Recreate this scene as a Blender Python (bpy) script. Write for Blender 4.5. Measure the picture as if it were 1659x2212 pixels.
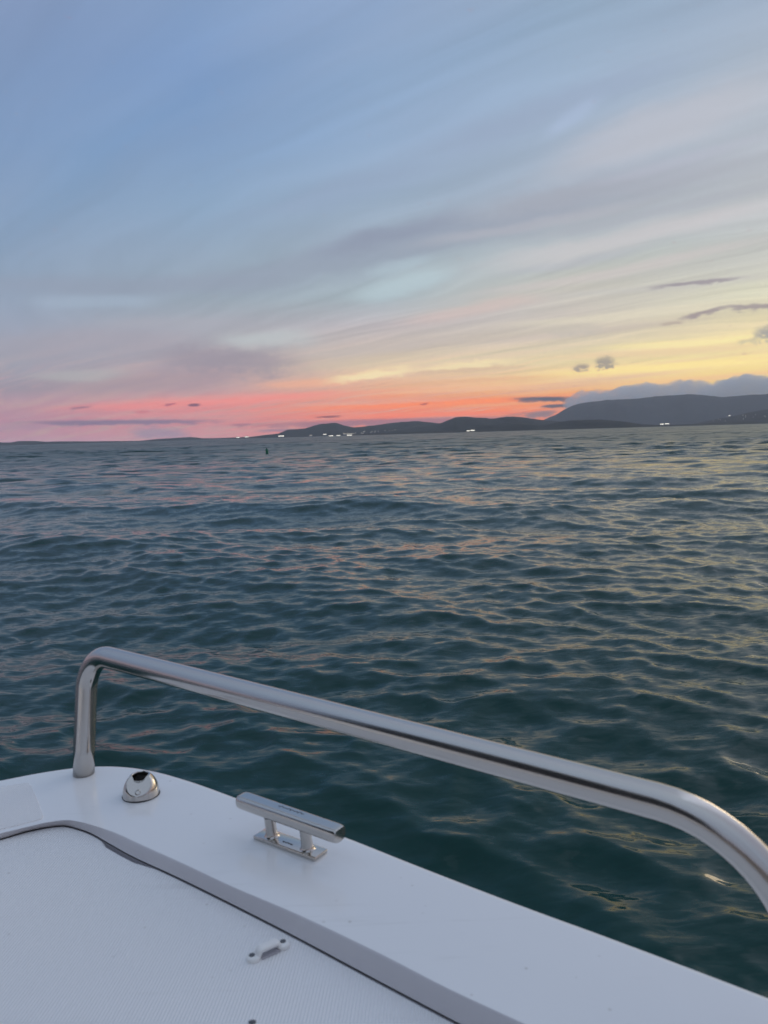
import bpy, bmesh, math, random
import numpy as np
from mathutils import Vector, Matrix, noise as mnoise

for o in list(bpy.data.objects):
    bpy.data.objects.remove(o)
scene = bpy.context.scene
COL = scene.collection

# ------------------------------------------------------------------ camera
CAM_H = 1.5                      # eye height above the water (m)
DECK = 0.95                      # deck height above the water (m)
PITCH = math.atan(167.5 / 1662)    # looking slightly down
ROLL = math.radians(1.66)
FOC, PCX, PCY = 1662.0, 829.5, 1106.0
c_f = Vector((0, math.cos(PITCH), -math.sin(PITCH)))
c_u0 = Vector((0, math.sin(PITCH), math.cos(PITCH)))
c_r0 = Vector((1, 0, 0))
c_r = math.cos(ROLL) * c_r0 - math.sin(ROLL) * c_u0
c_u = math.sin(ROLL) * c_r0 + math.cos(ROLL) * c_u0
cam_d = bpy.data.cameras.new('camera')
cam = bpy.data.objects.new('camera', cam_d)
COL.objects.link(cam)
M = Matrix((c_r, c_u, -c_f)).transposed().to_4x4()
M.translation = Vector((0, 0, CAM_H))
cam.matrix_world = M
cam_d.sensor_fit = 'VERTICAL'
cam_d.sensor_height = 32
cam_d.lens = 32 * FOC / 2212
cam_d.clip_start = 0.05
cam_d.clip_end = 80000
cam_d.dof.use_dof = True
cam_d.dof.focus_distance = 3.2
cam_d.dof.aperture_fstop = 8.0
scene.camera = cam


def ray(x, y):
    """direction in the place of a measured point of the photograph"""
    v = (x - PCX) / FOC * c_r - (y - PCY) / FOC * c_u + c_f
    return v.normalized()


def azel(x, y):
    v = ray(x, y)
    return math.degrees(math.atan2(v.x, v.y)), math.degrees(math.asin(v.z))


def at(x, y, z=DECK):
    v = ray(x, y)
    t = (z - CAM_H) / v.z
    return Vector((v.x * t, v.y * t, z))


def lin(c):
    return tuple(((v / 255) / 12.92 if v / 255 <= 0.04045 else ((v / 255 + 0.055) / 1.055) ** 2.4) for v in c)


# ------------------------------------------------------------------ node helpers
class NT:
    def __init__(self, tree):
        self.t = tree
        self.l = tree.links

    def n(self, typ, **kw):
        nd = self.t.nodes.new(typ)
        for k, v in kw.items():
            setattr(nd, k, v)
        return nd

    def put(self, sock, v):
        if isinstance(v, bpy.types.NodeSocket):
            self.l.new(v, sock)
        else:
            sock.default_value = v

    def m(self, op, a, b=None, c=None, clamp=False):
        nd = self.n('ShaderNodeMath', operation=op, use_clamp=clamp)
        self.put(nd.inputs[0], a)
        if b is not None:
            self.put(nd.inputs[1], b)
        if c is not None:
            self.put(nd.inputs[2], c)
        return nd.outputs[0]

    def mix(self, fac, a, b, blend='MIX'):
        nd = self.n('ShaderNodeMix', data_type='RGBA', blend_type=blend)
        self.put(nd.inputs[0], fac)
        for s, v in ((nd.inputs[6], a), (nd.inputs[7], b)):
            if isinstance(v, tuple) and len(v) == 3:
                v = v + (1,)
            self.put(s, v)
        return nd.outputs[2]

    def smooth(self, v, lo, hi, t0=0.0, t1=1.0, kind='SMOOTHSTEP'):
        nd = self.n('ShaderNodeMapRange', interpolation_type=kind)
        nd.clamp = True
        self.put(nd.inputs[0], v)
        self.put(nd.inputs[1], lo)
        self.put(nd.inputs[2], hi)
        self.put(nd.inputs[3], t0)
        self.put(nd.inputs[4], t1)
        return nd.outputs[0]

    def comb(self, x, y, z):
        nd = self.n('ShaderNodeCombineXYZ')
        for i, v in enumerate((x, y, z)):
            self.put(nd.inputs[i], v)
        return nd.outputs[0]

    def noise(self, vec, scale, detail=4, rough=0.55, dist=0.0, out=0, dims='3D'):
        nd = self.n('ShaderNodeTexNoise', noise_dimensions=dims)
        if vec is not None:
            self.l.new(vec, nd.inputs['Vector'])
        nd.inputs['Scale'].default_value = scale
        nd.inputs['Detail'].default_value = detail
        nd.inputs['Roughness'].default_value = rough
        nd.inputs['Distortion'].default_value = dist
        return nd.outputs[out]


# ------------------------------------------------------------------ world: dusk sky
SUN_AZ, SUN_EL = 38.0, 1.5       # the sun has just gone down behind the mountains on the right
world = bpy.data.worlds.new('World')
scene.world = world
world.use_nodes = True
world.cycles.sampling_method = 'MANUAL'
world.cycles.sample_map_resolution = 512
wt = world.node_tree
wt.nodes.clear()
W = NT(wt)
tc = W.n('ShaderNodeTexCoord')
sep = W.n('ShaderNodeSeparateXYZ')
wt.links.new(tc.outputs['Generated'], sep.inputs[0])
dx, dy, dz = sep.outputs
DEG = 180 / math.pi
az = W.m('MULTIPLY', W.m('ARCTAN2', dx, dy), DEG)
el = W.m('MULTIPLY', W.m('ARCSINE', dz), DEG)
elc = W.m('MAXIMUM', el, 0.0)
tt = W.m('SQRT', W.m('DIVIDE', elc, 90.0))

SKY = {   # columns of the sky: azimuth -> (height in the frame, colour)
    40: [(0, 133, 151, 193), (150, 128, 150, 193), (300, 128, 152, 194), (450, 137, 157, 192), (600, 146, 160, 186),
         (700, 155, 165, 183), (780, 162, 164, 176), (840, 166, 157, 167), (880, 188, 155, 164), (910, 190, 150, 163),
         (940, 192, 155, 166), (955, 188, 160, 174)],
    450: [(0, 130, 154, 198), (150, 124, 151, 198), (300, 130, 157, 200), (450, 140, 164, 197), (560, 152, 167, 191),
          (640, 158, 169, 185), (700, 170, 174, 183), (760, 174, 168, 175), (810, 188, 165, 168), (840, 194, 162, 164), (862, 216, 157, 155),
          (885, 231, 149, 145), (910, 214, 149, 151), (940, 205, 155, 160)],
    830: [(0, 140, 162, 202), (150, 143, 165, 202), (300, 147, 169, 204), (420, 155, 174, 202), (500, 160, 174, 195),
          (560, 167, 181, 195), (640, 174, 184, 194), (700, 190, 184, 186), (740, 205, 192, 182), (790, 226, 206, 174),
          (820, 236, 192, 158), (850, 240, 170, 138), (880, 248, 150, 120), (905, 238, 142, 124), (940, 222, 146, 138)],
    1240: [(0, 152, 170, 202), (200, 157, 173, 204), (350, 162, 173, 197), (450, 168, 175, 192), (550, 188, 192, 198),
           (620, 203, 195, 191), (680, 212, 203, 190), (730, 223, 210, 185), (780, 240, 222, 174), (820, 245, 210, 160),
           (845, 248, 182, 122), (870, 252, 160, 104), (890, 252, 148, 98), (910, 246, 146, 104)],
    1620: [(0, 160, 172, 200), (200, 174, 182, 202), (350, 185, 188, 202), (500, 199, 199, 205), (570, 208, 204, 200),
           (640, 220, 213, 192), (700, 236, 222, 178), (750, 249, 231, 168), (790, 250, 228, 158), (820, 249, 218, 146),
           (860, 253, 202, 112), (930, 250, 180, 100)],
}


def ramp_from(stops):
    r = W.n('ShaderNodeValToRGB')
    cr = r.color_ramp
    cr.interpolation = 'LINEAR'
    stops = sorted(stops)
    while len(cr.elements) < len(stops):
        cr.elements.new(0.5)
    for e, (p, c) in zip(cr.elements, stops):
        e.position = p
        e.color = tuple(c) + (1,)
    W.l.new(tt, r.inputs[0])
    return r.outputs[0]


def behind_haze(c, e):
    """colour of the sky itself where the photograph shows it through the air near the horizon"""
    dist = min(13500.0, 560.0 / max(math.tan(math.radians(max(e, 0.05))), 1e-3))
    T = math.exp(-HAZE_D * dist)
    return tuple(max((v - (1 - T) * s_) / T, 0.01) for v, s_ in zip(c, (0.30, 0.31, 0.34)))


def el_pos(e):
    return math.sqrt(max(e, 0) / 90)


HAZE_D = 4.6e-5
ZEN = lin((190, 206, 227))
cols = []
for x, st in SKY.items():
    s, a = [], 0
    for y, *c in st:
        a, e = azel(x, y)
        if y < 650:
            c = [c[0] - 2, c[1] + 3, c[2] - (4 if x > 1000 else 1)]
        s.append((el_pos(e), behind_haze(lin(c), e)))
    top = lin(st[0][1:])
    s.append((el_pos(48), tuple(0.45 * t + 0.55 * z for t, z in zip(top, ZEN))))
    s.append((1.0, ZEN))
    cols.append((azel(x, 750)[0], ramp_from(s)))


def simple(deg_cols, k=1.0):
    return ramp_from([(el_pos(e), tuple(v * k for v in lin(c))) for e, c in deg_cols])


# beyond the frame the same sky goes on: the afterglow peaks over the set sun, dusk blue behind
GLOW = simple([(0, (255, 190, 124)), (2, (255, 214, 150)), (5, (255, 236, 190)), (9, (248, 236, 212)), (15, (222, 216, 208)),
               (26, (190, 196, 210)), (48, (186, 194, 214)), (90, (188, 204, 225))], 1.85)
FADE = simple([(0, (215, 160, 140)), (4, (205, 180, 165)), (10, (185, 180, 185)), (20, (172, 178, 198)), (45, (176, 185, 210)),
               (90, (188, 204, 225))])
DUSK = simple([(0, (120, 126, 146)), (4, (136, 136, 156)), (9, (154, 150, 168)), (16, (150, 160, 182)), (35, (160, 176, 202)),
               (90, (188, 204, 225))])
LEFT = simple([(0, (170, 150, 168)), (3, (172, 150, 165)), (8, (150, 154, 178)), (20, (132, 155, 192)), (45, (158, 178, 206)),
               (90, (188, 204, 225))])
ring = [(-150, DUSK), (-75, LEFT)] + cols + [(38, GLOW), (95, FADE), (150, DUSK)]
base = ring[0][1]
for (a0, _), (a1, c1) in zip(ring[:-1], ring[1:]):
    f = W.smooth(az, a0, a1, kind='LINEAR' if -30 < a0 < 25 else 'SMOOTHSTEP')
    base = W.mix(f, base, c1)

# high streaked cloud on a layer overhead, combed along one wind direction
h = W.m('ADD', W.m('MAXIMUM', dz, 0.0), 0.055)
qx, qy = W.m('DIVIDE', dx, h), W.m('DIVIDE', dy, h)
ws, wc = math.sin(math.radians(-43)), math.cos(math.radians(-43))
u = W.m('ADD', W.m('MULTIPLY', qx, ws), W.m('MULTIPLY', qy, wc))
v = W.m('SUBTRACT', W.m('MULTIPLY', qx, wc), W.m('MULTIPLY', qy, ws))
n_warp = W.noise(W.comb(W.m('MULTIPLY', u, 0.3), W.m('MULTIPLY', v, 0.5), 3.0), 1.0, 3, 0.5)
v2 = W.m('ADD', v, W.m('MULTIPLY', W.m('SUBTRACT', n_warp, 0.5), 1.4))
n1 = W.noise(W.comb(W.m('MULTIPLY', u, 0.16), W.m('MULTIPLY', v2, 0.85), 0.0), 1.0, 4, 0.5, 0.3)
n2 = W.noise(W.comb(W.m('MULTIPLY', u, 0.35), W.m('MULTIPLY', v2, 2.8), 7.0), 1.0, 4, 0.55, 0.2)
n3 = W.noise(W.comb(W.m('MULTIPLY', u, 0.8), W.m('MULTIPLY', v2, 9.0), 11.0), 1.0, 3, 0.6, 0.2)
veil = W.smooth(n1, 0.42, 0.66)
right = W.smooth(az, -35, 20, 0.45, 1.0)
dark = W.m('MULTIPLY', W.m('SUBTRACT', 1.0, veil), W.m('MULTIPLY', right, 0.55))
low = W.smooth(el, 2.0, 14.0, 0.5, 1.0)
grey = W.mix(0.5, base, lin((158, 158, 172)))
sky = W.mix(W.m('MULTIPLY', dark, low), base, grey)
gain = W.m('ADD', 1.0, W.m('ADD', W.m('MULTIPLY', W.m('SUBTRACT', n2, 0.5), W.m('MULTIPLY', right, 0.60)),
                           W.m('MULTIPLY', W.m('SUBTRACT', n3, 0.5), W.m('MULTIPLY', W.m('MULTIPLY', right, W.smooth(el, 3.0, 22.0, 0.44, 0.20)), 1.0))))
gv = W.n('ShaderNodeVectorMath', operation='SCALE')
W.l.new(sky, gv.inputs[0])
W.l.new(gain, gv.inputs['Scale'])
sky = gv.outputs[0]

stria = W.m('MULTIPLY', W.smooth(n2, 0.46, 0.64), W.smooth(el, 0.3, 9.0, 0.6, 0.0))
sky = W.mix(stria, sky, lin((214, 178, 166)))
stria2 = W.m('MULTIPLY', W.smooth(n3, 0.50, 0.66), W.m('MULTIPLY', W.smooth(el, 0.2, 1.2), W.smooth(el, 3.0, 7.0, 0.55, 0.0)))
sky = W.mix(stria2, sky, W.mix(W.smooth(az, -16, 4), lin((206, 166, 170)), lin((250, 204, 166))))
# single bands, banks and small clouds
grp = bpy.data.node_groups.new('cloud_band', 'ShaderNodeTree')
for nm, ty in (('Az', 'NodeSocketFloat'), ('El', 'NodeSocketFloat'), ('Nz', 'NodeSocketFloat'), ('Az0', 'NodeSocketFloat'),
               ('El0', 'NodeSocketFloat'), ('Cos', 'NodeSocketFloat'), ('Sin', 'NodeSocketFloat'), ('L', 'NodeSocketFloat'),
               ('Wd', 'NodeSocketFloat'), ('Warp', 'NodeSocketFloat'), ('Sharp', 'NodeSocketFloat'), ('Op', 'NodeSocketFloat')):
    grp.interface.new_socket(nm, in_out='INPUT', socket_type=ty)
grp.interface.new_socket('Mask', in_out='OUTPUT', socket_type='NodeSocketFloat')
G = NT(grp)
gi, go = G.n('NodeGroupInput'), G.n('NodeGroupOutput')
g = gi.outputs
a_ = G.m('SUBTRACT', g['Az'], g['Az0'])
e_ = G.m('SUBTRACT', g['El'], g['El0'])
la = G.m('ADD', G.m('MULTIPLY', a_, g['Cos']), G.m('MULTIPLY', e_, g['Sin']))
lb = G.m('SUBTRACT', G.m('MULTIPLY', e_, g['Cos']), G.m('MULTIPLY', a_, g['Sin']))
nz = G.m('SUBTRACT', g['Nz'], 0.5)
lb = G.m('ADD', lb, G.m('MULTIPLY', G.m('MULTIPLY', nz, g['Warp']), g['Wd']))
ra = G.m('POWER', G.m('ABSOLUTE', G.m('DIVIDE', la, g['L'])), 3.0)
rb = G.m('POWER', G.m('DIVIDE', lb, g['Wd']), 2.0)
d_ = G.m('EXPONENT', G.m('MULTIPLY', G.m('ADD', ra, rb), -1.0))
d_ = G.m('ADD', d_, G.m('MULTIPLY', nz, G.m('MULTIPLY', g['Sharp'], 1.9)))
lo = G.m('MULTIPLY', g['Sharp'], 0.28)
hi = 1.0
mk = G.smooth(d_, lo, hi)
G.l.new(G.m('MULTIPLY', mk, g['Op']), go.inputs[0])

nb_soft = W.noise(W.comb(W.m('MULTIPLY', az, 0.10), W.m('MULTIPLY', el, 0.30), 0.0), 1.0, 4, 0.6, 0.4)
nb_puff = W.noise(W.comb(W.m('MULTIPLY', az, 2.2), W.m('MULTIPLY', el, 3.4), 15.0), 1.0, 6, 0.65, 0.5)
nb_fine = W.noise(W.comb(W.m('MULTIPLY', az, 0.9), W.m('MULTIPLY', el, 1.9), 4.0), 1.0, 5, 0.62, 0.3)
# (x0, y0, x1, y1, half width, colour, opacity, warp, sharpness)
BANDS = [
    (440, 620, 1440, 375, 36, (146, 154, 172), 0.62, 3.0, 0.0),
    (640, 550, 990, 470, 20, (142, 149, 169), 0.6, 3.0, 0.0),
    (1000, 470, 1659, 330, 24, (172, 175, 185), 0.55, 3.0, 0.0),
    (-100, 616, 600, 604, 22, (150, 158, 176), 0.55, 2.0, 0.0),
    (60, 655, 340, 648, 15, (165, 180, 198), 0.6, 2.0, 0.0),
    (-60, 745, 420, 735, 30, (168, 163, 173), 0.6, 2.5, 0.0),
    (330, 772, 650, 785, 34, (156, 149, 160), 0.75, 2.5, 0.15),
    (100, 832, 560, 815, 20, (166, 152, 160), 0.6, 2.5, 0.0),
    (470, 738, 680, 728, 20, (188, 195, 197), 0.7, 2.5, 0.0),
    (60, 815, 270, 803, 14, (180, 180, 180), 0.6, 2.5, 0.0),
    (760, 640, 990, 588, 22, (184, 202, 209), 0.75, 2.5, 0.0),
    (800, 590, 930, 556, 14, (180, 198, 208), 0.5, 2.5, 0.0),
    (860, 700, 1180, 640, 16, (212, 189, 183), 0.55, 2.5, 0.0),
    (1000, 640, 1659, 520, 10, (212, 200, 200), 0.4, 2.5, 0.0),
    (1080, 590, 1400, 535, 10, (178, 182, 192), 0.45, 2.5, 0.0),
    (130, 882, 760, 850, 9, (250, 150, 142), 0.55, 2.5, 0.0),
    (620, 886, 1290, 852, 7, (255, 150, 108), 0.65, 2.5, 0.0),
    (640, 902, 1150, 890, 5, (250, 142, 120), 0.55, 2.5, 0.0),
    (240, 868, 620, 850, 5, (225, 160, 155), 0.55, 3.0, 0.1),
    (620, 876, 1010, 862, 4, (228, 170, 150), 0.6, 3.0, 0.1),
    (820, 850, 1200, 832, 4, (235, 190, 158), 0.6, 3.0, 0.1),
    (180, 900, 560, 890, 4, (212, 158, 158), 0.5, 3.0, 0.1),
    (960, 880, 1240, 866, 3.5, (236, 172, 135), 0.55, 3.0, 0.1),
    (560, 832, 780, 825, 10, (240, 180, 150), 0.6, 2.5, 0.0),
    (710, 822, 900, 798, 11, (245, 226, 182), 0.85, 3.0, 0.1),
    (900, 800, 1110, 778, 8, (242, 225, 180), 0.7, 3.0, 0.1),
    (880, 808, 1130, 792, 5, (214, 186, 160), 0.75, 3.0, 0.1),
    (780, 838, 1240, 806, 5, (225, 180, 145), 0.6, 3.0, 0.1),
    (1150, 812, 1700, 775, 9, (255, 232, 160), 0.65, 2.5, 0.0),
    (1180, 775, 1659, 742, 8, (232, 205, 168), 0.6, 2.5, 0.0),
    (1300, 752, 1720, 722, 8, (253, 236, 172), 0.6, 2.5, 0.0),
    (1100, 700, 1659, 652, 9, (226, 218, 195), 0.5, 2.5, 0.0),
    (1300, 836, 1720, 800, 7, (240, 200, 150), 0.6, 2.5, 0.0),
    (1180, 372, 1720, 150, 42, (194, 193, 201), 0.55, 2.0, 0.0),
    (1180, 290, 1296, 218, 14, (180, 197, 226), 0.38, 2.5, 0.0),
    (1280, 400, 1659, 290, 10, (184, 186, 200), 0.4, 2.5, 0.0),
    (1040, 575, 1720, 430, 20, (207, 201, 203), 0.55, 2.5, 0.0),
    (1120, 520, 1720, 385, 11, (170, 174, 184), 0.5, 2.5, 0.0),
    (900, 528, 1420, 430, 12, (188, 187, 194), 0.45, 3.0, 0.0),
    (900, 330, 1500, 120, 26, (150, 163, 188), 0.4, 2.5, 0.0),
    (480, 480, 980, 350, 24, (150, 166, 192), 0.4, 2.5, 0.0),
    (1150, 640, 1720, 590, 8, (196, 194, 190), 0.5, 2.5, 0.0),
    (980, 745, 1500, 690, 8, (200, 188, 180), 0.5, 2.5, 0.0),
    (620, 770, 1000, 735, 12, (196, 186, 182), 0.5, 2.5, 0.0),
    (200, 700, 560, 690, 14, (172, 172, 182), 0.5, 2.5, 0.0),
    # banks and small clouds low over the land
    (30, 914, 480, 910, 6, (146, 134, 152), 0.95, 2.0, 0.35),
    (280, 934, 410, 940, 17, (158, 150, 166), 0.75, 2.5, 0.5),
    (-60, 925, 120, 922, 6, (176, 150, 164), 0.7, 2.0, 0.2),
    (148, 884, 198, 879, 3.5, (165, 130, 142), 0.9, 2.0, 0.4),
    (405, 876, 432, 874, 4, (135, 112, 126), 0.95, 1.5, 0.4),
    (355, 875, 380, 872, 3, (180, 120, 130), 0.9, 2.0, 0.4),
    (290, 890, 325, 888, 3, (200, 130, 138), 0.7, 2.0, 0.4),
    (680, 902, 740, 899, 3, (150, 112, 118), 0.9, 1.5, 0.4),
    (520, 920, 1180, 901, 8, (158, 132, 144), 0.85, 1.6, 0.45),
    (555, 931, 645, 928, 3.5, (165, 140, 152), 0.9, 2.0, 0.3),
    (500, 918, 545, 917, 3, (170, 130, 142), 0.8, 2.0, 0.3),
    (1080, 899, 1190, 888, 6, (185, 140, 135), 0.7, 2.5, 0.5),
    (1130, 900, 1210, 890, 8, (140, 135, 142), 0.9, 2.0, 0.5),
    (1100, 863, 1250, 861, 6, (108, 116, 128), 1.0, 1.6, 0.4),
    (1165, 879, 1235, 875, 5, (116, 118, 128), 1.0, 1.8, 0.4),
    (908, 874, 926, 871, 2.5, (190, 120, 105), 0.9, 1.5, 0.4),
    (1282, 786, 1330, 780, 15, (158, 152, 146), 0.9, 3.2, 0.85),
    (1236, 798, 1274, 791, 9, (166, 155, 146), 0.95, 3.0, 0.8),
    (1170, 716, 1310, 708, 14, (196, 189, 178), 0.7, 3.0, 0.7),
    (1400, 621, 1610, 599, 4.5, (160, 154, 160), 0.95, 3.0, 0.4),
    (1465, 690, 1575, 662, 5.5, (160, 150, 152), 0.95, 3.0, 0.4),
    (1545, 667, 1700, 658, 6.5, (162, 154, 155), 0.95, 3.0, 0.4),
    (1425, 702, 1475, 696, 4, (185, 172, 160), 0.9, 3.0, 0.5),
    (1625, 724, 1700, 714, 17, (164, 164, 160), 0.95, 3.0, 0.7),
    (1590, 740, 1650, 732, 6, (205, 195, 165), 0.8, 3.0, 0.6),
]
PXD = 57.3 / 1662
for x0, y0, x1, y1, hw, c, op, wp, sh in BANDS:
    (a0, e0), (a1, e1) = azel(x0, y0), azel(x1, y1)
    th = math.atan2(e1 - e0, a1 - a0)
    nd = W.n('ShaderNodeGroup')
    nd.node_tree = grp
    W.l.new(az, nd.inputs['Az'])
    W.l.new(el, nd.inputs['El'])
    W.l.new(nb_puff if sh >= 0.6 else nb_fine if sh > 0.05 else nb_soft, nd.inputs['Nz'])
    for k, val in (('Az0', (a0 + a1) / 2), ('El0', (e0 + e1) / 2), ('Cos', math.cos(th)), ('Sin', math.sin(th)),
                   ('L', math.hypot(a1 - a0, e1 - e0) / 2 + 0.05), ('Wd', hw * PXD), ('Warp', wp), ('Sharp', sh), ('Op', op)):
        nd.inputs[k].default_value = val
    sky = W.mix(nd.outputs[0], sky, behind_haze(lin(c), (e0 + e1) / 2))
# below the horizon: dark sea
sky = W.mix(W.smooth(el, -1.0, -0.05), lin((52, 66, 82)), sky)
bg = W.n('ShaderNodeBackground')
W.l.new(sky, bg.inputs[0])
bg.inputs[1].default_value = 1.0
# clear-air scattering of the last sunlight
nish = W.n('ShaderNodeTexSky', sky_type='NISHITA')
nish.sun_disc = False
nish.sun_elevation = math.radians(SUN_EL)
nish.sun_rotation = math.radians(SUN_AZ)
bg2 = W.n('ShaderNodeBackground')
W.l.new(nish.outputs[0], bg2.inputs[0])
bg2.inputs[1].default_value = 0.004
add = W.n('ShaderNodeAddShader')
W.l.new(bg.outputs[0], add.inputs[0])
W.l.new(bg2.outputs[0], add.inputs[1])
wo = W.n('ShaderNodeOutputWorld')
W.l.new(add.outputs[0], wo.inputs[0])

# last warm light of the sunken sun, spread by the cloud it shines through
sl = bpy.data.lights.new('sun', 'SUN')
sl.energy = 0.2
sl.angle = math.radians(16)
sl.color = (1.0, 0.78, 0.54)
so = bpy.data.objects.new('sun', sl)
COL.objects.link(so)
_a, _e = math.radians(SUN_AZ), math.radians(SUN_EL + 2)
sd = Vector((math.sin(_a) * math.cos(_e), math.cos(_a) * math.cos(_e), math.sin(_e)))
so.rotation_euler = sd.to_track_quat('Z', 'Y').to_euler()

vs = scene.view_settings
vs.view_transform = 'Standard'
vs.look = 'None'
vs.exposure = 0.0
vs.gamma = 1.0
vs.use_curve_mapping = False
scene.cycles.max_bounces = 8
scene.cycles.volume_bounces = 6
scene.cycles.use_denoising = True
scene.cycles.sample_clamp_indirect = 4.0


# ------------------------------------------------------------------ mesh helpers
def new_mat(name):
    m = bpy.data.materials.new(name)
    m.use_nodes = True
    m.node_tree.nodes.clear()
    t = NT(m.node_tree)
    out = t.n('ShaderNodeOutputMaterial')
    b = t.n('ShaderNodeBsdfPrincipled')
    t.l.new(b.outputs[0], out.inputs[0])
    return m, t, b, out


def link(name, me, mat, parent=None, **props):
    o = bpy.data.objects.new(name, me)
    COL.objects.link(o)
    if mat is not None:
        me.materials.append(mat)
    if parent is not None:
        o.parent = parent
    for k, val in props.items():
        o[k] = val
    return o


def from_bm(name, bm, mat, parent=None, smooth=True, angle=None, **props):
    bmesh.ops.recalc_face_normals(bm, faces=bm.faces)
    me = bpy.data.meshes.new(name)
    bm.to_mesh(me)
    bm.free()
    for p in me.polygons:
        p.use_smooth = smooth
    if smooth and angle:
        me.set_sharp_from_angle(angle=math.radians(angle))
    return link(name, me, mat, parent, **props)


def catmull(pts, n, closed=False):
    P = [np.array(p, float) for p in pts]
    k = len(P)
    segs = k if closed else k - 1
    out = []
    for i in range(segs):
        if closed:
            p0, p1, p2, p3 = P[(i - 1) % k], P[i], P[(i + 1) % k], P[(i + 2) % k]
        else:
            p1, p2 = P[i], P[i + 1]
            p0 = P[i - 1] if i > 0 else 2 * p1 - p2
            p3 = P[i + 2] if i + 2 < k else 2 * p2 - p1
        # centripetal parameters keep corners from overshooting
        t0 = 0.0
        t1 = t0 + max(np.linalg.norm(p1 - p0), 1e-6) ** 0.5
        t2 = t1 + max(np.linalg.norm(p2 - p1), 1e-6) ** 0.5
        t3 = t2 + max(np.linalg.norm(p3 - p2), 1e-6) ** 0.5
        for j in range(n):
            t = t1 + (t2 - t1) * j / n
            A1 = (t1 - t) / (t1 - t0) * p0 + (t - t0) / (t1 - t0) * p1
            A2 = (t2 - t) / (t2 - t1) * p1 + (t - t1) / (t2 - t1) * p2
            A3 = (t3 - t) / (t3 - t2) * p2 + (t - t2) / (t3 - t2) * p3
            B1 = (t2 - t) / (t2 - t0) * A1 + (t - t0) / (t2 - t0) * A2
            B2 = (t3 - t) / (t3 - t1) * A2 + (t - t1) / (t3 - t1) * A3
            out.append((t2 - t) / (t2 - t1) * B1 + (t - t1) / (t2 - t1) * B2)
    if not closed:
        out.append(P[-1])
    return [Vector(o) for o in out]


def sweep(path, section, closed_section=True, cap=True, up=Vector((0, 0, 1))):
    """sweep a 2-D section (side, up) along a 3-D path with a parallel-transported frame"""
    bm = bmesh.new()
    rings = []
    n = len(path)
    tan = []
    for i in range(n):
        a, b = path[max(i - 1, 0)], path[min(i + 1, n - 1)]
        tan.append((b - a).normalized())
    side = tan[0].cross(up)
    if side.length < 1e-4:
        side = tan[0].cross(Vector((0, 1, 0)))
    side.normalize()
    for i in range(n):
        if i:
            q = tan[i - 1].rotation_difference(tan[i])
            side = q @ side
        upv = side.cross(tan[i]).normalized()
        sec = section(i / (n - 1)) if callable(section) else section
        rings.append([bm.verts.new(path[i] + side * s + upv * t) for s, t in sec])
    m = len(rings[0])
    for r0, r1 in zip(rings[:-1], rings[1:]):
        for j in range(m):
            bm.faces.new((r0[j], r0[(j + 1) % m], r1[(j + 1) % m], r1[j]))
    if cap:
        bm.faces.new(rings[0][::-1])
        bm.faces.new(rings[-1])
    return bm


def circle(r, n=24):
    return [(r * math.cos(2 * math.pi * i / n), r * math.sin(2 * math.pi * i / n)) for i in range(n)]


def lathe(prof, n=32, cap_top=True, cap_bot=True):
    bm = bmesh.new()
    rings = [[bm.verts.new((r * math.cos(2 * math.pi * i / n), r * math.sin(2 * math.pi * i / n), z)) for i in range(n)]
             for r, z in prof]
    for r0, r1 in zip(rings[:-1], rings[1:]):
        for j in range(n):
            bm.faces.new((r0[j], r0[(j + 1) % n], r1[(j + 1) % n], r1[j]))
    if cap_bot:
        bm.faces.new(rings[0][::-1])
    if cap_top:
        bm.faces.new(rings[-1])
    return bm


def box_bm(x0, x1, y0, y1, z0, z1, bevel=0.0, seg=2):
    bm = bmesh.new()
    bmesh.ops.create_cube(bm, size=1.0)
    for vv in bm.verts:
        vv.co = Vector((x0 if vv.co.x < 0 else x1, y0 if vv.co.y < 0 else y1, z0 if vv.co.z < 0 else z1))
    if bevel:
        bmesh.ops.bevel(bm, geom=list(bm.edges), offset=bevel, segments=seg, affect='EDGES', profile=0.5)
    return bm


def inset_loop(pts, d):
    """offset a closed counter-clockwise plan outline inwards by d (negative: outwards)"""
    n = len(pts)
    out = []
    for i in range(n):
        t = (pts[(i + 1) % n] - pts[i - 1])
        t.z = 0
        t.normalize()
        nrm = Vector((-t.y, t.x, 0))
        out.append(pts[i] + nrm * d)
    return out


def ccw(pts):
    a = sum(p.x * q.y - q.x * p.y for p, q in zip(pts, pts[1:] + pts[:1]))
    return pts if a > 0 else pts[::-1]


def fill_between(bm, outer, holes):
    edges = []
    for loop in [outer] + holes:
        for a, b in zip(loop, loop[1:] + loop[:1]):
            e = bm.edges.get((a, b)) or bm.edges.new((a, b))
            edges.append(e)
    bmesh.ops.triangle_fill(bm, edges=edges, use_beauty=True, use_dissolve=False)


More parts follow.
